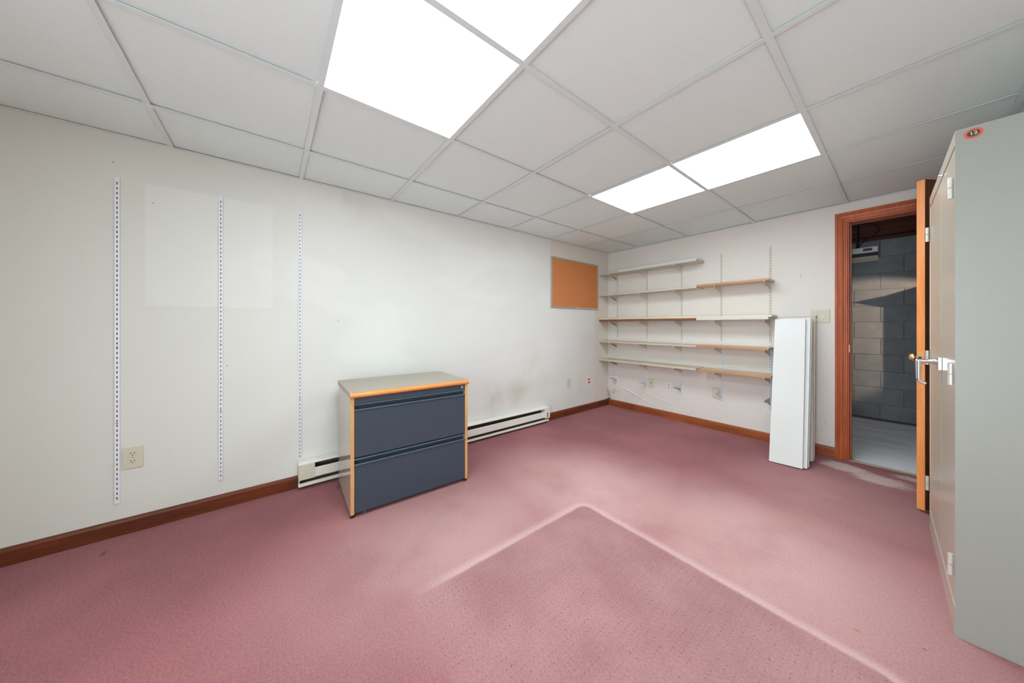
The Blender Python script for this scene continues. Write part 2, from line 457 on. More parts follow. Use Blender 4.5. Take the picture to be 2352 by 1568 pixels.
M['rubber'] = plain('brown_rubber', (70, 48, 36), 0.7)
M['sticker'] = plain('maroon_sticker', (108, 66, 62), 0.5)

# ------------------------------------------------------------------ shell
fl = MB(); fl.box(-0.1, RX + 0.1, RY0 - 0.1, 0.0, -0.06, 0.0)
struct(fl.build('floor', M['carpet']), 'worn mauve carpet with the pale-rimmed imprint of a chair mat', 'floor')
b = MB(); b.box(-WT, 0, RY0 - WT, WT, -0.06, H + 0.3)
struct(b.build('wall_left', M['wall_left']), 'long off-white wall with smudges, empty shelf standards and cork board', 'wall')
b = MB()
b.box(0, DX0, 0, WT, -0.06, H + 0.3); b.box(DX1, RX + WT, 0, WT, -0.06, H + 0.3); b.box(DX0, DX1, 0, WT, DZ, H + 0.3)
wall_back = struct(b.build('wall_back', M['wall_back']), 'warm off-white end wall with shelves and doorway', 'wall')
b = MB(); b.box(RX, RX + WT, RY0 - WT, 0, -0.06, H + 0.3)
struct(b.build('wall_right', M['wall_plain']), 'plain off-white wall behind the metal cabinet', 'wall')
b = MB(); b.box(0, GX0, RY0 - WT, RY0, -0.06, H + 0.3); b.box(GX1, RX, RY0 - WT, RY0, -0.06, H + 0.3); b.box(GX0, GX1, RY0 - WT, RY0, GZ, H + 0.3)
struct(b.build('wall_front', M['wall_plain']), 'plain off-white wall behind the camera', 'wall')
# glazed outside door behind the camera: frame, one pane, daylight outside
gd = struct(thing('window_1', 'tall glazed door behind the camera letting daylight in', 'window', ((GX0 + GX1) / 2, RY0, 0)))
hw = (GX1 - GX0) / 2
for nm, a in (('frame', (-hw, -hw + 0.07, 0, GZ)), ('frame', (hw - 0.07, hw, 0, GZ)), ('rail', (-hw + 0.07, hw - 0.07, GZ - 0.08, GZ)), ('rail', (-hw + 0.07, hw - 0.07, 0, 0.12))):
    q = MB(); q.box(a[0], a[1], -0.06, -0.02, a[2], a[3]); q.build(nm, M['white_steel'], gd, 0.002)
q = MB(); q.box(-hw + 0.07, hw - 0.07, -0.043, -0.037, 0.12, GZ - 0.08); q.build('pane', M['pane'], gd)

# ceiling: deck above, lay-in tiles and metal tees below
b = MB(); b.box(-WT, RX + WT, RY0 - WT, WT, H + 0.30, H + 0.34)
ceil = struct(b.build('ceiling', M['plenum']), 'white suspended ceiling of square lay-in tiles', 'ceiling')
XS = [0.0] + GA + [RX]
YS = [0.0] + GB + [RY0]
# grid rows counted from the end wall: row k lies between YS[k] and YS[k+1]
FAR_ROW, NEAR_ROW = 2, 5
lit = {(i, r) for r in (FAR_ROW, NEAR_ROW) for i in (2, 3)}
tw = 0.012
tile_cache = {}
for i in range(len(XS) - 1):
    for r in range(len(YS) - 1):
        if (i, r) in lit: continue
        x0, x1 = XS[i], XS[i + 1]; y1, y0 = YS[r], YS[r + 1]
        key = (round(x1 - x0, 3), round(y1 - y0, 3))
        if key not in tile_cache:
            hx, hy = key[0] / 2 - 0.004, key[1] / 2 - 0.004
            q = MB(); q.box(-hx, hx, -hy, hy, 0.0, 0.016)
            tile_cache[key] = q.mesh('tile', M['tile'], 0.002, seg=1)
        link('tile', tile_cache[key], ceil, ((x0 + x1) / 2, (y0 + y1) / 2, H + 0.007 + random.uniform(-0.001, 0.002)),
             (random.uniform(-0.0012, 0.0012), random.uniform(-0.0012, 0.0012), 0))
def tee_mesh(axis, L):
    q = MB()
    prof = [(-tw, 0.0), (tw, 0.0), (tw, 0.0015), (0.001, 0.003), (0.001, 0.03), (-0.001, 0.03), (-0.001, 0.003), (-tw, 0.0015)]
    return q.prism(prof, axis, -L / 2, L / 2)
for x in GA:                                  # main runners, full length
    q = tee_mesh('y', -RY0); q.build('tee', M['tee'], ceil).location = (x, RY0 / 2, H)
cross = {}
for r, y in enumerate(GB):
    for i in range(len(XS) - 1):
        L = round(XS[i + 1] - XS[i] - (2 * tw if 0 < i < len(XS) - 2 else tw), 4)
        if L not in cross: cross[L] = tee_mesh('x', L).mesh('tee', M['tee'])
        xc = (XS[i] + XS[i + 1]) / 2 + (-tw / 2 if i == 0 else (tw / 2 if i == len(XS) - 2 else 0))
        link('tee', cross[L], ceil, (xc, y, H + 0.0004))
# wall angle
q = MB(); q.box(0, 0.02, RY0, 0, H - 0.001, H + 0.0018); q.box(0, 0.0018, RY0, 0, H, H + 0.02); q.build('wall_angle', M['tee'], ceil)
q = MB(); q.box(RX - 0.02, RX, RY0, 0, H, H + 0.0018); q.build('wall_angle', M['tee'], ceil)
q = MB(); q.box(0.02, RX - 0.02, -0.02, 0, H - 0.001, H + 0.0018); q.box(0.02, RX - 0.02, -0.0018, 0, H, H + 0.02); q.build('wall_angle', M['tee'], ceil)
q = MB(); q.box(0.02, RX - 0.02, RY0, RY0 + 0.02, H, H + 0.0018); q.build('wall_angle', M['tee'], ceil)

# ------------------------------------------------------------------ lit troffers (housing + two lens panels each)
def troffer(row, label, cells=(0, 1)):
    y1, y0 = YS[row], YS[row + 1]; x0, x1 = GA[1 + cells[0]], GA[2 + cells[-1]]
    cx, cy = (x0 + x1) / 2, (y0 + y1) / 2
    t = thing('ceiling_light', label, 'light', (cx, cy, H), group='recessed ceiling lights')
    hx, hy = (x1 - x0) / 2 - 0.008, (y1 - y0) / 2 - 0.008
    q = MB()
    q.box(-hx, hx, -hy, hy, 0.11, 0.114)
    for s in (-1, 1):
        q.box(s * hx - 0.002, s * hx + 0.002, -hy, hy, 0.012, 0.112)
        q.box(-hx, hx, s * hy - 0.002, s * hy + 0.002, 0.012, 0.112)
    q.build('housing', M['housing'], t)
    for s in cells:
        a0 = (GA[1], GA[2])[s] - cx + 0.009; a1 = (GA[2], GA[3])[s] - cx - 0.009
        q = MB(); q.box(a0, a1, -hy, hy, 0.0045, 0.0075)
        q.build('lens_panel', M['lens'], t)
    return t
troffer(FAR_ROW, 'lit fluorescent ceiling panel pair above the shelving, farther from the viewer')
troffer(NEAR_ROW, 'large lit ceiling panel pair cut by the top edge of the view')

# ------------------------------------------------------------------ baseboards
def base_prof(s=1): return [(0, 0.0), (0.013 * s, 0.0), (0.013 * s, 0.066), (0.010 * s, 0.078), (0.004 * s, 0.083), (0, 0.083)]
q = MB(); q.prism(base_prof(), 'y', RY0, -3.578)
struct(q.build('baseboard_left', M['base']), 'dark stained wood baseboard left of the heater', 'baseboard')
q = MB(); q.prism(base_prof(), 'y', -1.225, 0)
struct(q.build('baseboard_left', M['base']), 'reddish wood baseboard between the heater and the corner', 'baseboard')
q = MB(); q.prism(base_prof(-1), 'x', 0.013, 2.2005)
struct(q.build('baseboard_back', M['base_x']), 'orange-brown wood baseboard under the shelves', 'baseboard')
q = MB(); q.prism([(RX - p[0], p[1]) for p in base_prof()], 'y', RY0, 0)
struct(q.build('baseboard_right', M['base']), 'wood baseboard behind the metal cabinet', 'baseboard')

# ------------------------------------------------------------------ doorway trim
cas = struct(thing('trim_1', 'orange-brown moulded wood casing around the open doorway', 'door frame'))
CW = 0.073
# profile across the casing width u (0 outer .. CW inner) against thickness
cp = [(0.0, 0.0), (0.0, 0.019), (0.014, 0.019), (0.018, 0.016), (0.022, 0.016), (0.030, 0.019), (0.042, 0.017), (0.052, 0.013), (0.058, 0.0125), (0.061, 0.0105), (CW - 0.004, 0.010), (CW, 0.007), (CW, 0.0)]
def casing_loop():
    q = MB(); bm = q.bm
    # sweep the profile along left leg, head, right leg with mitred corners
    rings = []
    for (px, pz, sx, sz) in ((DX0 - 0.060, 0.0, 1, 0), (DX0 - 0.060, DZ + 0.066, 1, -1), (DX1 + 0.060, DZ + 0.066, -1, -1), (DX1 + 0.060, 0.0, -1, 0)):
        rings.append([bm.verts.new((px + sx * u, -d, pz + sz * u)) for u, d in cp])
    for k, (A, B) in enumerate(zip(rings, rings[1:])):
        for i in range(len(cp) - 1): q.face((A[i], A[i + 1], B[i + 1], B[i]))
    q.face(rings[0]); q.face(rings[-1])
    return q
casing_loop().build('casing', M['casing'], cas)
for x0, x1 in ((DX0, DX0 + 0.019), (DX1 - 0.019, DX1)):
    q = MB(); q.box(x0, x1, -0.004, WT + 0.004, 0, DZ); q.build('jamb', M['casing'], cas)
q = MB(); q.box(DX0 + 0.019, DX1 - 0.019, -0.004, WT + 0.004, DZ - 0.019, DZ); q.build('head_jamb', M['casing_x'], cas)
q = MB(); q.box(DX0 + 0.019, DX0 + 0.030, 0.045, 0.085, 0, DZ - 0.019); q.box(DX1 - 0.030, DX1 - 0.019, 0.045, 0.085, 0, DZ - 0.019)
q.build('stop', M['casing'], cas)
q = MB(); q.box(DX0 + 0.0185, DX0 + 0.0205, 0.006, 0.036, 0.885, 0.945); q.build('strike_plate', M['brass'], cas)
q = MB(); q.box(DX0, DX1, 0.0, 0.022, -0.06, 0.006)
struct(q.build('trim_2', M['sill'], bevel=0.002), 'dusty wooden carpet strip across the doorway', 'threshold')

# ------------------------------------------------------------------ door leaf, open into the room
DL, DT, DH = 0.792, 0.035, 1.955
ux, uy = 0.548, 0.8365                        # from free edge to hinge
hx_, hy_ = 2.603 + ux * DL, -0.672 + uy * DL
door = struct(thing('door_1', 'brown wooden door standing open, seen edge-on beside the metal cabinet', 'door', (hx_, hy_, 0.012), (0, 0, math.atan2(-uy, -ux))))
# local x runs from the hinge to the free edge; local +y is away from the room? (left of x)
q = MB(); q.box(0.0, DL - 0.004, 0.0005, DT - 0.0005, 0, DH); q.build('leaf', M['door_face'], door, 0.001)
q = MB(); q.box(DL - 0.004, DL, 0, DT, 0, DH); q.build('edge_strip', M['door_edge'], door, 0.0008)
lz = 0.898
q = MB(); q.box(DL, DL + 0.0016, 0.005, DT - 0.005, lz - 0.029, lz + 0.029); lp = q.build('latch_plate', M['brass'], door, 0.0005)
q = MB(); q.prism([(DL, 0.011), (DL + 0.012, 0.013), (DL + 0.012, 0.016), (DL, 0.024)], 'z', lz - 0.009, lz + 0.009); q.build('latch_bolt', M['screw'], door)
kp = [(0, 0.031), (0.006, 0.031), (0.008, 0.013), (0.028, 0.012), (0.034, 0.022), (0.044, 0.027), (0.056, 0.026), (0.064, 0.018), (0.066, 0.004)]
q = MB(); q.lathe((DL - 0.06, 0, lz), (0, -1, 0), kp, 24); q.build('knob', M['brass'], door, smooth=True)
q = MB(); q.lathe((DL - 0.06, DT, lz), (0, 1, 0), kp, 24); q.build('knob', M['brass'], door, smooth=True)
for hz in (0.2, 0.98, 1.75):
    q = MB(); q.cyl((-0.004, DT * 0.1, hz - 0.045), (-0.004, DT * 0.1, hz + 0.045), 0.006, n=10); q.build('hinge', M['brass'], door)
ds = MB(); ds.prism([(-0.03, 0.0), (0.03, 0.0), (0.03, 0.004), (-0.03, 0.024)], 'y', -0.017, 0.017)
ds = ds.build('door_wedge', M['rubber'], None, 0.001); ds.location = (2.662, -0.672, 0.0); ds.rotation_euler = (0, 0, math.radians(60))
tag(ds, 'small brown rubber wedge under the open door', 'doorstop')

# ------------------------------------------------------------------ basement beyond the doorway
BY = 2.0
q = MB(); q.box(0.2, 4.8, WT, BY + 0.2, -0.08, -0.006)
struct(q.build('floor_basement', M['concrete']), 'dusty grey concrete floor beyond the doorway', 'floor')
q = MB(); q.box(0.2, 4.8, BY + 0.004, BY + 0.2, -0.06, 2.125)
wb = struct(q.build('wall_basement', M['mortar']), 'grey concrete block wall beyond the doorway', 'wall')
COURSE, BL = 0.1955, 0.387
bc = {}
def block_mesh(L):
    L = round(L, 3)
    if L not in bc:
        q = MB(); q.box(0.003, L - 0.003, 0, 0.02, 0.003, COURSE - 0.003)
        bc[L] = q.mesh('block', M['block'], 0.003, seg=1)
    return bc[L]
for r in range(11):
    z0 = -0.03 + r * COURSE
    off = 2.380 if r % 2 == 0 else 2.170
    x = off - 5 * BL
    while x < 4.6:
        link('block', block_mesh(BL), wb, (x, BY + random.uniform(-0.003, 0.002), z0)); x += BL
for nm, x0, x1 in (('wall_basement_left', 0.1, 0.2), ('wall_basement_right', 4.8, 4.9)):
    q = MB()
    if '_left' in nm:
        q.box(x0, x1, WT, 0.5, -0.08, 2.5); q.box(x0, x1, 1.5, BY + 0.2, -0.08, 2.5); q.box(x0, x1, 0.5, 1.5, -0.08, 1.45); q.box(x0, x1, 0.5, 1.5, 1.95, 2.5)
    else: q.box(x0, x1, WT, BY + 0.2, -0.08, 2.5)
    struct(q.build(nm, M['grey_paint']), 'plain grey side wall of the basement, ' + ('left' if '_left' in nm else 'right') + ' of the doorway', 'wall')
bw = struct(thing('window_2', 'small basement window in the side wall, left of the doorway', 'window', (0.15, 1.0, 1.45)))
for a in ((-0.5, -0.46, 0, 0.5), (0.46, 0.5, 0, 0.5), (-0.46, 0.46, 0, 0.04), (-0.46, 0.46, 0.46, 0.5)):
    q = MB(); q.box(-0.03, 0.03, *a); q.build('frame', M['white_steel'], bw)
q = MB(); q.box(-0.003, 0.003, -0.46, 0.46, 0.04, 0.46); q.build('pane', M['pane'], bw)
q = MB(); q.box(0.1, 4.9, WT, BY + 0.2, 2.40, 2.43)
cb = struct(q.build('ceiling_basement', M['joist']), 'dark open joist ceiling beyond the doorway', 'ceiling')
for y in (0.34, 0.72, 1.10, 1.48, 1.86):
    q = MB(); q.box(0.2, 4.8, y - 0.019, y + 0.019, 2.16, 2.40); q.build('joist', M['joist'], cb)
q = MB(); q.box(0.2, 4.8, BY - 0.0, BY + 0.14, 2.125, 2.165); q.box(0.2, 4.8, BY + 0.10, BY + 0.14, 2.165, 2.40); q.build('sill_plate', M['joist'], cb)
q = MB(); q.prism([(3.0, -0.06), (3.6, -0.06), (3.6, 1.66), (3.12, 1.645), (3.0, 1.60)], 'y', 1.45, 1.465)  # unseen panel, added and shaped to cast the shadow on the block wall
bp = struct(q.build('basement_shadow_caster', M['grey_paint']), 'unseen grey panel added to cast a shadow on the basement block wall', 'wall')
q = MB(); q.prism([(2.87, 1.569), (3.0, 1.532), (3.0, 1.60)], 'y', 1.452, 1.463); q.build('shadow_wedge', M['joist'], bp)  # added to cast the dark wedge on the block wall
lm = thing('work_lamp', 'warm work lamp hanging in the basement, right of the doorway', 'lamp', (3.6, 0.9, 1.75))
ldir = (Vector((2.22, 2.0, 1.04)) - Vector((3.6, 0.9, 1.75))).normalized()
q = MB(); q.lathe((0, 0, 0), ldir, [(0.09, 0.075), (0.02, 0.055), (-0.05, 0.03), (-0.09, 0.022), (-0.09, 0.020), (-0.05, 0.027), (0.02, 0.052), (0.09, 0.073)], 24, caps=False); q.build('shade', M['slot'], lm)
q = MB(); q.cyl((0, 0, 0.03), (0, 0, 0.65), 0.004, n=8); q.build('cord', M['cable_black'], lm)
ld = bpy.data.lights.new('bulb', 'SPOT'); ld.energy = LAMP_W; ld.shadow_soft_size = 0.009; ld.color = (1.0, 0.74, 0.52)
ld.spot_size = math.radians(42); ld.spot_blend = 0.35
lo = bpy.data.objects.new('bulb', ld); COL.objects.link(lo); lo.parent = lm; lo.location = (0, 0, 0.0)
lo.rotation_euler = ldir.to_track_quat('-Z', 'Y').to_euler()
# hanging strip light (unlit)
sl = thing('strip_light', 'white unlit shop light hanging under the joists beyond the doorway', 'light', (1.796, 1.10, 1.772))
q = MB(); q.box(-0.6, 0.6, -0.055, 0.055, 0.072, 0.128); q.build('channel', M['white_steel'], sl, 0.003)
q = MB(); q.prism([(-0.075, 0.0), (-0.07, 0.0), (-0.050, 0.03), (0.05, 0.03), (0.07, 0.0), (0.075, 0.0), (0.06, 0.034), (-0.06, 0.034)], 'x', -0.6, 0.6); q.build('reflector', M['plate_ivory'], sl)
q = MB(); q.box(-0.6, 0.6, -0.045, 0.045, 0.034, 0.072); q.build('tube_recess', M['slot'], sl)
q = MB(); q.box(0.50, 0.562, -0.0565, -0.055, 0.088, 0.116); q.build('sticker', M['sticker'], sl)
q = MB(); q.cyl((0.40, -0.057, 0.098), (0.40, -0.054, 0.098), 0.006, n=12); q.build('pull_hole', M['black'], sl)
for hx0 in (0.46, -0.46):
    q = MB(); q.cyl((hx0, 0, 0.128), (hx0, 0, 0.389), 0.012, n=8); q.build('hanger', M['cable_black'], sl)
def arc(p0, p1, sag, n=14, side=0.0):
    p0 = Vector(p0); p1 = Vector(p1)
    return [p0.lerp(p1, k / n) + Vector((0, side * math.sin(math.pi * k / n), -sag * 4 * (k / n) * (1 - k / n))) for k in range(n + 1)]
q = MB(); q.tube([(2.36, 1.10, 2.165)] + [(2.30 + 0.10 * math.cos(a), 1.08, 2.07 + 0.07 * math.sin(a)) for a in [math.radians(d) for d in range(130, -61, -15)]] + [(2.31, 1.09, 1.99), (2.27, 1.10, 1.93), (2.25, 1.10, 1.898)], 0.006, 6)
q.build('power_cord', M['cable_black'], sl).location = (-1.796, -1.10, -1.772)
q = MB(); q.tube(arc((1.80, 1.10, 2.163), (2.24, 1.10, 2.163), 0.10), 0.007, 6)
tag(q.build('cable', M['cable_black']), 'black cable sagging left of the shop light hanger', 'cable')
q = MB(); q.tube([(2.10, 0.2, 1.975), (2.27, 0.2, 1.975), (2.34, 0.2, 1.985), (2.41, 0.2, 1.982), (2.48, 0.2, 1.986), (2.55, 0.2, 2.005), (2.62, 0.21, 2.04), (2.75, 0.26, 2.10), (2.95, 0.33, 2.165)], 0.008, 6)
tag(q.build('cable', M['cable_white']), 'pale cable running under the joists at the door head', 'cable')

# ------------------------------------------------------------------ shelf standards
def standard_mesh(name, L, mat, first=0.02, pitch=0.0254):
    """slotted channel, local z up from 0, front towards -y, back on y = 0"""
    q = MB(); W, D, sw, sh, th = 0.0085, 0.0085, 0.0019, 0.0125, 0.0014
    q.box(-W, -sw, -D, -D + th, 0, L); q.box(sw, W, -D, -D + th, 0, L)
    q.box(-W, -W + th, -D + th, 0, 0, L); q.box(W - th, W, -D + th, 0, 0, L)
    z = 0.0; k = 0
    s0 = first
    while True:
        s1 = s0 + sh
        if s1 > L - 0.008: break
        q.box(-sw, sw, -D, -D + th, z, s0); z = s1; s0 += pitch
    q.box(-sw, sw, -D, -D + th, z, L)
    return q.mesh(name, mat)
def backing(L):
    q = MB(); q.box(-0.0068, 0.0068, -0.0012, -0.0002, 0, L); return q.mesh('slot_shade_strip', M['slot'])  # dark strip standing in for the shade behind the slots
def screws(zs):
    q = MB()
    for z in zs: q.lathe((0, -0.0085, z), (0, -1, 0), [(0, 0.0055), (0.0015, 0.005), (0.0022, 0.002)], 10)
    return q.mesh('screw', M['screw'])
def standard(label, mat, L, loc, rz, screw_z):
    t = thing('shelf_standard', label, 'shelf standard', loc, (0, 0, rz), 'slotted shelf standards')
    link('channel', standard_mesh('channel', L, mat), t); link('slot_shade_strip', backing(L), t)
    for z in screw_z:
        q = MB(); q.lathe((0, -0.0085, z), (0, -1, 0), [(0, 0.0042), (0.0012, 0.004), (0.0018, 0.0015)], 10); q.build('screw', M['screw'], t)
    return t
LZ0, LZ1 = 0.172, 1.884
for y, nm in ((-4.355, 'white slotted standard on the left wall beside the wall socket, nearest the viewer'), (-3.958, 'white slotted standard on the left wall, middle of the three bare ones'), (-3.564, 'white slotted standard ending on top of the baseboard heater')):
    z0 = LZ0 if y < -3.6 else 0.184
    standard(nm, M['white_steel'], LZ1 - z0, (0, y, z0), math.pi / 2, (0.03, 0.42, 0.82, 1.25, LZ1 - z0 - 0.03))
SX = [0.149, 0.567, 0.978, 1.373, 1.774]
ORD = ['nearest the corner', 'second from the corner', 'third from the corner', 'fourth from the corner', 'fifth from the corner, beside the leaning boards']
for x, o_ in zip(SX, ORD):
    standard('upper beige slotted standard holding the shelves, ' + o_, M['beige_steel'], 0.925, (x, 0, 0.930), 0, (0.05, 0.905))
    standard('lower white slotted standard below the shelves, ' + o_, M['white_steel'], 0.604, (x, 0, 0.326), 0, (0.03, 0.58))

# ------------------------------------------------------------------ brackets
def bracket_mesh(L=0.201):
    """flat pressed bracket: local origin at the standard's front, top edge z = 0, reaches to -y"""
    q = MB(); th = 0.0022
    prof = [(0.0, 0.0), (-L, 0.0), (-L, -0.013), (-L + 0.008, -0.017), (-0.10, -0.026), (-0.055, -0.036), (-0.03, -0.050), (-0.014, -0.070), (0.0, -0.083)]
    prof = [(p[0] - 0.0086, p[1]) for p in prof]
    bm = q.bm
    A = [bm.verts.new((-th, p[0], p[1])) for p in prof]; B = [bm.verts.new((th, p[0], p[1])) for p in prof]
    k = len(prof)
    for i in range(k): q.face((A[i], A[(i + 1) % k], B[(i + 1) % k], B[i]))
    bmesh.ops.triangulate(bm, faces=[q.face(A[::-1]), q.face(B)])
    q.box(-0.006, 0.006, -0.0086 - L, -0.0086 - L + 0.02, -0.003, -0.0005)          # turned lip
    return q
BRM = {}
for k, mt in (('beige', 'beige_steel'), ('white', 'white_steel')): BRM[k] = bracket_mesh().mesh('bracket', M[mt])
ROWS = [('top shelf', 1.7815, 3, 0), ('second shelf row', 1.4975, 5, 0), ('third shelf row', 1.1595, 5, 0), ('fourth shelf row', 0.8765, 5, 0), ('lowest shelf row', 0.6305, 5, 0), (None, 0.424, 5, 0)]
ORDB = ['nearest the corner', 'second from the corner', 'third from the corner', 'fourth from the corner', 'farthest from the corner']
for nm, z, cnt, _ in ROWS:
    for k in range(cnt):
        zz = z + (0.012 if (nm == 'second shelf row' and k >= 3) else 0.0) + (0.004 if (nm == 'fourth shelf row' and k >= 3) else 0) - (0.0015 if (nm == 'lowest shelf row' and k >= 3) else 0)
        kind = 'beige' if (nm or k == 4) else 'white'
        rz = 0.0
        if nm is None: rz = (-0.03, -0.05, -0.02, 0.05, 0.0)[k]
        o = link('shelf_bracket', BRM[kind], None, (SX[k], 0, zz), (0, 0, rz))
        if nm: tag(o, 'beige shelf bracket under the %s, %s' % (nm, ORDB[k]), 'bracket', 'shelf brackets')
        else: tag(o, '%s empty bracket below the lowest shelf, %s' % (kind, ORDB[k]), 'bracket', 'shelf brackets')

# ------------------------------------------------------------------ shelves
def board(name, label, x0, x1, y0, y1, z0, z1, mat, edge=None, rz=0.0, group='wall shelves', endm=None, bev=0.0012):
    t = thing(name, label, 'shelf', ((x0 + x1) / 2, (y0 + y1) / 2, z0), (0, 0, rz), group)
    hx, hy, h = (x1 - x0) / 2, (y1 - y0) / 2, z1 - z0
    q = MB(); q.box(-hx, hx, -hy + (0.002 if edge else 0), hy, 0, h); q.build('board', mat, t, bev, seg=1)
    if edge:
        q = MB(); q.box(-hx, hx, -hy, -hy + 0.002, 0, h); q.build('front_edge', edge, t, 0.0006, seg=1)
    return t
YF, YB = -0.212, -0.0095
board('shelf', 'long beige top shelf reaching the left corner, lower of two stacked boards', 0.004, 1.212, YF, YB, 1.782, 1.797, M['shelf_beige'])
board('shelf', 'off-white board lying on the top shelf', 0.285, 1.216, YF + 0.001, YB, 1.7972, 1.813, M['shelf_white'])
board('shelf', 'long beige shelf of the second row, reaching the left corner', 0.004, 1.2115, YF, YB, 1.498, 1.516, M['shelf_beige'])
board('shelf', 'short shelf with orange wood edge in the second row, highest on the right', 1.2125, 1.810, YF, YB, 1.510, 1.529, M['shelf_tan'], M['edge_orange'])
board('shelf', 'long brown-edged shelf of the third row, under the pine board', 0.004, 1.2115, YF - 0.004, YB, 1.160, 1.1805, M['edge_brown'])
board('shelf', 'short white shelf of the third row, under the right end of the pine board', 1.2125, 1.806, YF - 0.004, YB, 1.160, 1.1815, M['shelf_white'])
t = board('shelf', 'long knotty pine board lying across the whole third shelf row', 0.010, 1.828, YF + 0.006, YB, 1.1817, 1.2000, M['pine'])
q = MB()
board('shelf', 'long pale oak-look shelf of the fourth row', 0.004, 1.2115, YF, YB, 0.877, 0.896, M['shelf_oak'])
board('shelf', 'short shelf with orange wood edge in the fourth row', 1.2125, 1.808, YF, YB, 0.881, 0.901, M['shelf_tan'], M['edge_orange'])
board('shelf', 'long pale oak-look lowest shelf', 0.004, 1.208, YF, YB, 0.631, 0.653, M['shelf_oak'])
board('shelf', 'short lowest shelf with orange wood edge, slightly askew', 1.228, 1.822, YF - 0.001, YB - 0.006, 0.6295, 0.651, M['shelf_tan'], M['edge_orange'], rz=0.018)

# ------------------------------------------------------------------ loose boards leaning on the end wall
def lean(label, p_bl, p_tl, width, L, th, mat, wdir=(1, 0.0, 0)):
    """p_bl: front bottom left corner on the carpet, p_tl: a point the front left edge passes through higher up"""
    o = Vector(p_bl); zax = (Vector(p_tl) - o).normalized(); xax = Vector(wdir).normalized()
    yax = zax.cross(xax).normalized(); xax = yax.cross(zax).normalized()
    q = MB(); q.box(0, width, 0, th, 0, L)
    ob = q.build('loose_shelf_board', mat, None, 0.0012, seg=1)
    ob.matrix_world = Matrix(((xax.x, yax.x, zax.x, o.x), (xax.y, yax.y, zax.y, o.y), (xax.z, yax.z, zax.z, o.z), (0, 0, 0, 1)))
    return tag(ob, label, 'board', 'shelf boards leaning on the wall')
lean('front white shelf board of the stack leaning on the wall by the door', (1.879, -0.541, 0.0065), (1.842, -0.165, 1.157), 0.200, 1.215, 0.017, M['shelf_white'], (1, 0.05, 0))
lean('second white shelf board in the leaning stack', (1.898, -0.508, 0.0065), (1.866, -0.128, 1.166), 0.203, 1.222, 0.017, M['shelf_white'], (1, 0.02, 0))
lean('third white shelf board in the leaning stack', (1.902, -0.462, 0.006), (1.873, -0.102, 1.166), 0.203, 1.219, 0.017, M['shelf_white'])
lean('shorter white board tucked behind the leaning shelf boards', (1.902, -0.290, 0.004), (1.880, -0.140, 0.88), 0.203, 0.903, 0.016, M['shelf_white'])
lean('beige wood board at the back of the leaning stack, partly over the light switch', (1.902, -0.236, 0.004), (1.884, -0.046, 1.177), 0.205, 1.192, 0.018, M['shelf_oak'])

# ------------------------------------------------------------------ cork board
cbd = thing('cork_board', 'cork notice board in an aluminium frame near the corner', 'notice board', (0, -0.698, 1.314))
HW, HH = 0.447, 0.601
q = MB(); q.box(0.004, 0.012, -HW + 0.014, HW - 0.014, 0.014, HH - 0.014); q.build('cork_panel', M['cork'], cbd)
for nm, a in (('frame_bottom', (-HW, HW, 0, 0.018)), ('frame_top', (-HW, HW, HH - 0.018, HH)), ('frame_side', (-HW, -HW + 0.018, 0.018, HH - 0.018)), ('frame_side', (HW - 0.018, HW, 0.018, HH - 0.018))):
    q = MB(); q.box(0.001, 0.017, *a); q.build(nm, M['alu'], cbd, 0.002)
for y in (-0.36, 0.36):
    q = MB(); q.box(0.001, 0.004, y - 0.012, y + 0.012, HH, HH + 0.012); q.build('hanger_tab', M['alu'], cbd)
q = MB(); q.box(0.017, 0.020, 0.01, 0.024, 0.002, 0.016); q.build('clip', M['plate_white'], cbd)

# ------------------------------------------------------------------ wall plates
def plate(label, cat, loc, rz, w, h, mat, name='wall_plate'):
    t = thing(name, label, cat, loc, (0, 0, rz))
    q = MB(); q.box(-w / 2, w / 2, -0.006, 0, -h / 2, h / 2); q.build('plate', mat, t, 0.0025)
    return t
def duplex(t, face, slots=True):
    for s in (-1, 1):
        q = MB(); n = 20; z = s * 0.0195
        ring = []
        for k in range(n):
            a = 2 * math.pi * k / n; ring.append((max(-0.0165, min(0.0165, 0.0172 * math.cos(a))), z + max(-0.0135, min(0.0135, 0.0172 * math.sin(a)))))
        q.prism(ring, 'y', -0.0078, -0.0055); f = q.build('receptacle', face, t)
        if slots:
            q = MB(); q.box(-0.0075, -0.0052, -0.0083, -0.0077, z - 0.001, z + 0.0075); q.box(0.0052, 0.0075, -0.0083, -0.0077, z - 0.001, z + 0.0075); q.cyl((0, -0.0083, z - 0.0075), (0, -0.0077, z - 0.0075), 0.0024, n=8)
            q.build('slots', M['black'], f)
    q = MB(); q.lathe((0, -0.006, 0), (0, -1, 0), [(0, 0.003), (0.001, 0.0025), (0.0013, 0.001)], 10); q.build('screw', M['screw'], t)
t = plate('ivory double wall socket on the left wall beside the first standard', 'socket', (0, -4.302, 0.399), math.pi / 2, 0.072, 0.116, M['plate_ivory'], 'wall_socket'); duplex(t, M['plate_ivory'])
t = plate('ivory wall plate on the left wall right of the heater', 'wall plate', (0, -0.823, 0.388), math.pi / 2, 0.066, 0.116, M['plate_ivory'])
for z in (-0.02, 0, 0.02):
    q = MB(); q.cyl((0, -0.0068, z), (0, -0.0055, z), 0.0028, n=10); q.build('jack', M['slot'], t)
t = plate('socket with two red-orange outlets near the corner', 'socket', (0, -0.437, 0.38), math.pi / 2, 0.066, 0.116, M['plate_white'], 'wall_socket'); duplex(t, M['red'], False)
t = plate('ivory plate with one dark hole beside the second standard', 'wall plate', (0.618, 0, 0.392), 0, 0.070, 0.112, M['plate_ivory'])
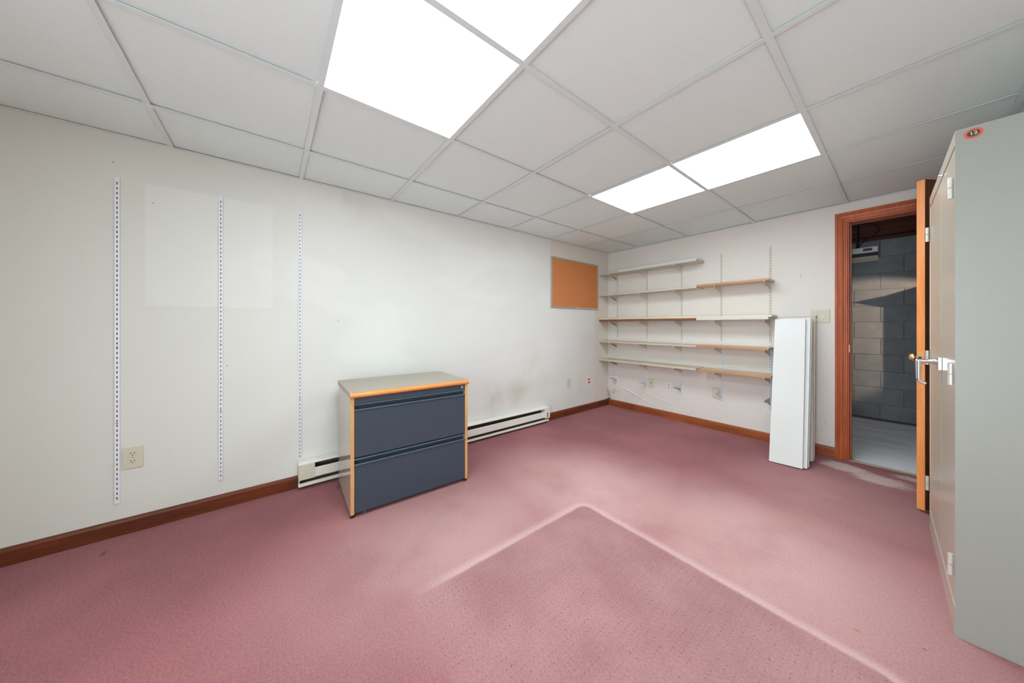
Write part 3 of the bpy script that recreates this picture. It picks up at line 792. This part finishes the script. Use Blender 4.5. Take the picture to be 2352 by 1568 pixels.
q = MB(); q.cyl((0, -0.0075, 0), (0, -0.0055, 0), 0.0065, n=12); q.build('jack', M['black'], t)
for z in (-0.042, 0.042):
    q = MB(); q.cyl((0, -0.007, z), (0, -0.0055, z), 0.003, n=8); q.build('screw', M['screw'], t)
t = plate('white plate with three small jacks between two standards', 'wall plate', (0.833, 0, 0.377), 0, 0.068, 0.112, M['plate_white'])
for z in (-0.022, 0, 0.022):
    q = MB(); q.box(-0.005, 0.005, -0.0075, -0.0055, z - 0.004, z + 0.004); q.build('jack', M['slot'], t)
t = plate('ivory double socket behind the fourth standard', 'socket', (1.327, 0, 0.392), 0, 0.072, 0.116, M['plate_ivory'], 'wall_socket'); duplex(t, M['plate_white'])
t = plate('double light switch plate beside the door casing', 'switch', (2.112, 0, 1.185), 0, 0.116, 0.112, M['plate_ivory'], 'light_switch')
for x, up in ((-0.023, 1), (0.023, -1)):
    q = MB(); q.box(x - 0.006, x + 0.006, -0.007, -0.0055, -0.013, 0.013); q.build('switch_slot', M['slot'] if up > 0 else M['plate_ivory'], t)
    q = MB(); q.prism([(-0.006, -0.008), (-0.006, 0.008), (-0.015, up * 0.010 + 0.003), (-0.015, up * 0.010 - 0.003)], 'x', x - 0.004, x + 0.004); q.build('toggle', M['plate_white'], t, 0.001)
    for z in (-0.032, 0.032):
        q = MB(); q.cyl((x, -0.007, z), (x, -0.0055, z), 0.0026, n=8); q.build('screw', M['screw'], t)

# ------------------------------------------------------------------ baseboard heater
ht = thing('baseboard_heater', 'white electric baseboard heater along the left wall', 'heater', (0, -2.395, 0))
Y0, Y1 = -3.575 + 2.395, -1.222 + 2.395
q = MB(); q.box(0.0, 0.004, Y0, Y1, 0.020, 0.176); q.build('back_plate', M['heater_in'], ht)
q = MB(); q.prism([(0.004, 0.174), (0.004, 0.182), (0.034, 0.182), (0.062, 0.177), (0.066, 0.173), (0.066, 0.167), (0.063, 0.167), (0.061, 0.173), (0.034, 0.178)], 'y', Y0, Y1); q.build('hood', M['heater'], ht)
q = MB(); q.prism([(0.058, 0.130), (0.064, 0.134), (0.066, 0.130), (0.066, 0.072), (0.060, 0.066), (0.058, 0.068), (0.063, 0.074), (0.063, 0.127)], 'y', Y0 + 0.09, Y1 - 0.07); q.build('front_panel', M['heater'], ht)
q = MB(); q.prism([(0.004, 0.020), (0.058, 0.020), (0.066, 0.024), (0.066, 0.046), (0.063, 0.046), (0.062, 0.026), (0.004, 0.026)], 'y', Y0, Y1 - 0.012); q.build('bottom_lip', M['heater'], ht)
q = MB(); q.box(0.008, 0.050, Y0 + 0.1, Y1 - 0.1, 0.075, 0.125); q.build('fin_block', M['heater_in'], ht)
q = MB(); q.box(0.0, 0.0675, Y0, Y0 + 0.094, 0.066, 0.170); q.build('end_cap', M['heater_cap'], ht, 0.003)
q = MB(); q.box(0.0, 0.064, Y0 + 0.002, Y0 + 0.006, 0.020, 0.176); q.build('end_plate', M['heater'], ht)
cb_ = MB(); cb_.box(0.0, 0.074, Y1 - 0.075, Y1, 0.060, 0.178); cbx = cb_.build('control_box', M['heater'], ht, 0.003)
q = MB(); q.box(0.074, 0.0752, Y1 - 0.050, Y1 - 0.026, 0.078, 0.118); q.build('dial_recess', M['slot'], cbx)
q = MB(); q.lathe((0.075, Y1 - 0.034, 0.098), (1, 0, 0), [(0, 0.010), (0.008, 0.009), (0.010, 0.006)], 14); q.build('dial', M['heater'], cbx, smooth=True)
for k in range(5):
    q = MB(); q.box(0.0738, 0.0745, Y1 - 0.064 + k * 0.011, Y1 - 0.058 + k * 0.011, 0.150, 0.166); q.build('vent_slit', M['heater_cap'], cbx)

# ------------------------------------------------------------------ lateral filing cabinet
fa = math.atan2(0.0342, 0.9994)
fc = thing('filing_cabinet', 'low two-drawer lateral filing cabinet with slate-blue drawers and wood trim', 'cabinet', (0.614, -3.364, 0), (0, 0, -fa))
# local: y along the front (0 .. .745), x = 0 front plane, back at negative x
FW, FD, FZ0, FZ1 = 0.745, 0.50, 0.022, 0.690
for y0, y1 in ((0.0, 0.019), (FW - 0.019, FW)):
    q = MB(); q.box(-FD, -0.004, y0, y1, FZ0, FZ1); sp = q.build('side_panel', M['file_side'], fc, 0.001)
    q = MB(); q.box(-0.004, 0.001, y0, y1, FZ0, FZ1); q.build('wood_edge', M['file_post'], sp, 0.001)
q = MB(); q.box(-FD, -FD + 0.01, 0.019, FW - 0.019, FZ0, FZ1); q.build('back_panel', M['file_side'], fc)
q = MB(); q.box(-FD + 0.01, -0.02, 0.019, FW - 0.019, FZ0, FZ0 + 0.018); q.build('bottom_panel', M['file_dark'], fc)
q = MB(); q.box(-FD - 0.012, 0.004, -0.004, FW + 0.004, FZ1, FZ1 + 0.030); tp = q.build('top', M['file_top'], fc, 0.0015)
q = MB(); q.prism([(0.004, FZ1), (0.010, FZ1 + 0.001), (0.017, FZ1 + 0.007), (0.019, FZ1 + 0.015), (0.017, FZ1 + 0.023), (0.010, FZ1 + 0.029), (0.004, FZ1 + 0.030)], 'y', -0.004, FW + 0.004); q.build('bullnose_edge', M['file_edge'], tp, smooth=True)
yl, yr = 0.0205, FW - 0.0205
q = MB(); q.box(-0.03, -0.002, yl, yr, 0.654, FZ1); rl = q.build('lock_rail', M['file_blue'], fc, 0.001)
q = MB(); q.lathe((-0.002, FW - 0.042, 0.672), (1, 0, 0), [(0, 0.010), (0.003, 0.010), (0.004, 0.008), (0.0045, 0.001)], 18); lk = q.build('lock', M['chrome'], rl, smooth=True)
q = MB(); q.box(0.0025, 0.0031, FW - 0.043, FW - 0.041, 0.668, 0.677); q.build('key_slot', M['black'], lk)
for nm, z0, z1 in (('upper', 0.345, 0.652), ('lower', 0.026, 0.337)):
    dr = fc
    q = MB(); q.box(-0.022, -0.002, yl, yr, z0, z1 - 0.038); d0 = q.build('drawer', M['file_blue'], fc, 0.0012)
    q = MB(); q.prism([(-0.004, z1 - 0.040), (0.004, z1 - 0.038), (0.007, z1 - 0.034), (0.006, z1 - 0.030), (0.002, z1 - 0.029), (-0.001, z1 - 0.031), (-0.006, z1 - 0.036), (-0.028, z1 - 0.036), (-0.028, z1 - 0.040)], 'y', yl, yr); q.build('pull_lip', M['file_lip_lit'], d0)
    q = MB(); q.box(-0.034, -0.028, yl, yr, z1 - 0.040, z1 - 0.002); q.build('pull_recess', M['file_blue'], d0)
    q = MB(); q.prism([(-0.028, z1 - 0.006), (-0.002, z1 - 0.008), (0.001, z1 - 0.006), (0.001, z1 - 0.002), (-0.002, z1), (-0.028, z1)], 'y', yl, yr); q.build('upper_lip', M['file_lip_lit'], d0)
for x, y in ((-0.02, 0.012), (-0.02, FW - 0.012), (-FD + 0.03, 0.012), (-FD + 0.03, FW - 0.012)):
    q = MB(); q.lathe((x, y, 0), (0, 0, 1), [(0, 0.013), (0.004, 0.014), (0.012, 0.012), (0.0125, 0.007), (FZ0, 0.007)], 14); q.build('foot', M['file_dark'], fc)
q = MB(); q.cyl((0.0, 0.07, 0.012), (0.004, 0.074, 0.030), 0.003, n=8); q.build('levelling_rod', M['screw'], fc)

# ------------------------------------------------------------------ metal storage cabinet on the right
ca = math.atan2(2.642 - 2.668, 0.905)
mc = thing('storage_cabinet', 'tall grey-green metal storage cabinet with tan double doors', 'cabinet', (2.669, -1.806, 0), (0, 0, -ca))
# local: y along the front 0..CWD (away from viewer), x = 0 front plane, body to +x
CWD, CDP, CH = 0.914, 0.457, 1.797
q = MB()
q.box(0.0, CDP, 0.0, 0.0012, 0.0, CH); q.box(0.0, CDP, CWD - 0.0012, CWD, 0.0, CH)
q.build('side', M['locker_side'], mc)
q = MB(); q.box(CDP - 0.0012, CDP, 0.0012, CWD - 0.0012, 0, CH); q.build('back', M['locker_side'], mc)
q = MB(); q.box(0.0, CDP, 0.0012, CWD - 0.0012, CH - 0.0014, CH); q.build('top', M['locker_side'], mc)
q = MB(); q.box(0.022, CDP - 0.002, 0.0012, CWD - 0.0012, 0.085, 0.088); q.build('floor_panel', M['locker_in'], mc)
q = MB(); q.box(0.0, 0.0014, 0.0012, CWD - 0.0012, CH - 0.046, CH - 0.0014); q.box(0.0, 0.02, 0.0012, CWD - 0.0012, CH - 0.047, CH - 0.046); q.build('header', M['locker_front'], mc)
q = MB(); q.box(0.0, 0.0014, 0.0012, CWD - 0.0012, 0.0, 0.094); q.box(0.0, 0.012, 0.0012, CWD - 0.0012, 0.094, 0.097); q.build('kick_plate', M['locker_front'], mc)
q = MB(); q.box(0.0, 0.022, 0.0012, 0.005, 0.094, CH - 0.046); q.box(0.0, 0.022, CWD - 0.005, CWD - 0.0012, 0.094, CH - 0.046); q.build('side_stile', M['locker_front'], mc)
dz0, dz1 = 0.101, CH - 0.053
ym = 0.435
for y0, y1 in ((0.006, ym - 0.0016), (ym + 0.0016, CWD - 0.006)):
    q = MB(); q.box(0.002, 0.020, y0, y1, dz0, dz1); q.build('door', M['locker_front'], mc, 0.0015)
for z in (0.245, 0.93, 1.60):
    for y, x in ((0.004, -0.005), (CWD - 0.004, -0.005)):
        for k in (-1, 1):
            q = MB(); q.cyl((x - 0.003, y + (0.012 if y < 0.1 else -0.004), z + k * 0.0195 - 0.0185), (x - 0.003, y + (0.012 if y < 0.1 else -0.004), z + k * 0.0195 + 0.0185), 0.0065, n=12)
            q.build('hinge', M['hinge'], mc)
# lever handle
hz = 0.945; hy = 0.405
q = MB(); q.box(-0.010, 0.002, hy - 0.015, hy + 0.015, hz - 0.036, hz + 0.020); hd = q.build('handle', M['chrome'], mc, 0.002)
q = MB(); q.lathe((-0.010, hy, hz), (-1, 0, 0), [(0, 0.014), (0.012, 0.012), (0.016, 0.009), (0.046, 0.0085), (0.052, 0.010), (0.058, 0.008)], 18); q.build('spindle', M['chrome'], hd, smooth=True)
lever = []
for k in range(13):
    s = k / 12
    lever.append((-0.060 + 0.020 * max(0, (s - 0.80) / 0.20) ** 1.6, hy, hz + 0.002 - 0.108 * s + 0.004 * max(0, (s - 0.9) / 0.1)))
q = MB(); q.tube(lever, [0.0095 - 0.003 * (k / 12) for k in range(13)], 10); q.build('lever', M['chrome'], hd, smooth=True)
q = MB(); q.lathe((0.0, hy + 0.005, 1.766), (-1, 0, 0), [(0, 0.006), (0.004, 0.006), (0.007, 0.003)], 12); q.build('rivet', M['chrome'], mc, smooth=True)
# number badge: pointed oval, red rim, dark field, white 12
def lens_shape(a, bb, n=14):
    pts = []
    for k in range(n): th = math.pi * k / (n - 1); pts.append((-a * math.cos(th), bb * max(0.0, math.sin(th)) ** 0.85))
    for k in range(1, n - 1): th = math.pi * k / (n - 1); pts.append((a * math.cos(th), -bb * max(0.0, math.sin(th)) ** 0.85))
    return pts
bx, bz = 0.0365, 1.7715
def rot2(p, a): return (bx + p[0] * math.cos(a) - p[1] * math.sin(a), bz + p[0] * math.sin(a) + p[1] * math.cos(a))
ba = math.radians(10)
q = MB(); q.prism([rot2(p, ba) for p in lens_shape(0.0190, 0.0165)], 'y', -0.0010, 0.0); bd = q.build('badge', M['badge_red'], mc)
q = MB(); q.prism([rot2(p, ba) for p in lens_shape(0.0130, 0.0105)], 'y', -0.0014, -0.0009); q.build('badge_field', M['badge_dark'], bd)
tc = bpy.data.curves.new('badge_number', 'FONT'); tc.body = '12'; tc.size = 0.0165; tc.extrude = 0.0003; tc.align_x = 'CENTER'; tc.align_y = 'CENTER'
tmp = bpy.data.objects.new('badge_text', tc)
tme = bpy.data.meshes.new_from_object(tmp); bpy.data.objects.remove(tmp)
tme.materials.clear(); tme.materials.append(M['badge_white'])
to = bpy.data.objects.new('badge_number', tme); COL.objects.link(to)
to.parent = bd; to.location = (bx, -0.0017, bz); to.rotation_euler = (math.pi / 2, -ba, 0)

# ------------------------------------------------------------------ damaged plaster at the foot of the corner
random.seed(3)
q = MB(); bm = q.bm
rows = []
for i in range(9):
    row = []
    for j in range(5):
        z = 0.085 + 0.125 * i / 8; s = (j - 2) / 2
        wdt = 0.035 + 0.012 * math.sin(i * 1.7) + random.uniform(-0.006, 0.006)
        off = 0.006 + random.uniform(0, 0.010) if abs(s) < 0.9 and 0 < i < 8 else 0.001
        x = max(0, s) * wdt + off * (1 if s <= 0 else 0.4); y = -(max(0, -s) * wdt + off * (1 if s >= 0 else 0.4))
        row.append(bm.verts.new((x + (0.004 if s < 0 else 0), y - (0.004 if s > 0 else 0), z)))
    rows.append(row)
for a, b2 in zip(rows, rows[1:]):
    for j in range(4): q.face((a[j], a[j + 1], b2[j + 1], b2[j]))
bmesh.ops.solidify(bm, geom=bm.faces[:], thickness=0.0015)
q.build('peeling_paint', M['plate_white'], wall_back)
for pts, r in (([(0.10, 0.315), (0.22, 0.27), (0.36, 0.225), (0.50, 0.17), (0.66, 0.12)], 0.011), ([(0.40, 0.31), (0.58, 0.25), (0.78, 0.19), (0.98, 0.15)], 0.007)):
    q = MB(); P = [Vector((x, 0.0245, z)) for x, z in pts]; n = 24; path = []; rad = []
    for k in range(n + 1):
        s = k / n * (len(P) - 1); i = min(int(s), len(P) - 2); path.append(P[i].lerp(P[i + 1], s - i)); rad.append(0.0245 + r * 0.35 * math.sin(math.pi * k / n))
    q.tube(path, rad, 40); q.build('wallpaper_crease', M['wall_back'], wall_back, smooth=True)
q = MB(); q.lathe((0.085, 0.0, 0.185), (0, -1, 0), [(-0.002, 0.012), (0.002, 0.010), (0.003, 0.004)], 9); q.build('plaster_chip', M['mortar'], wall_back)
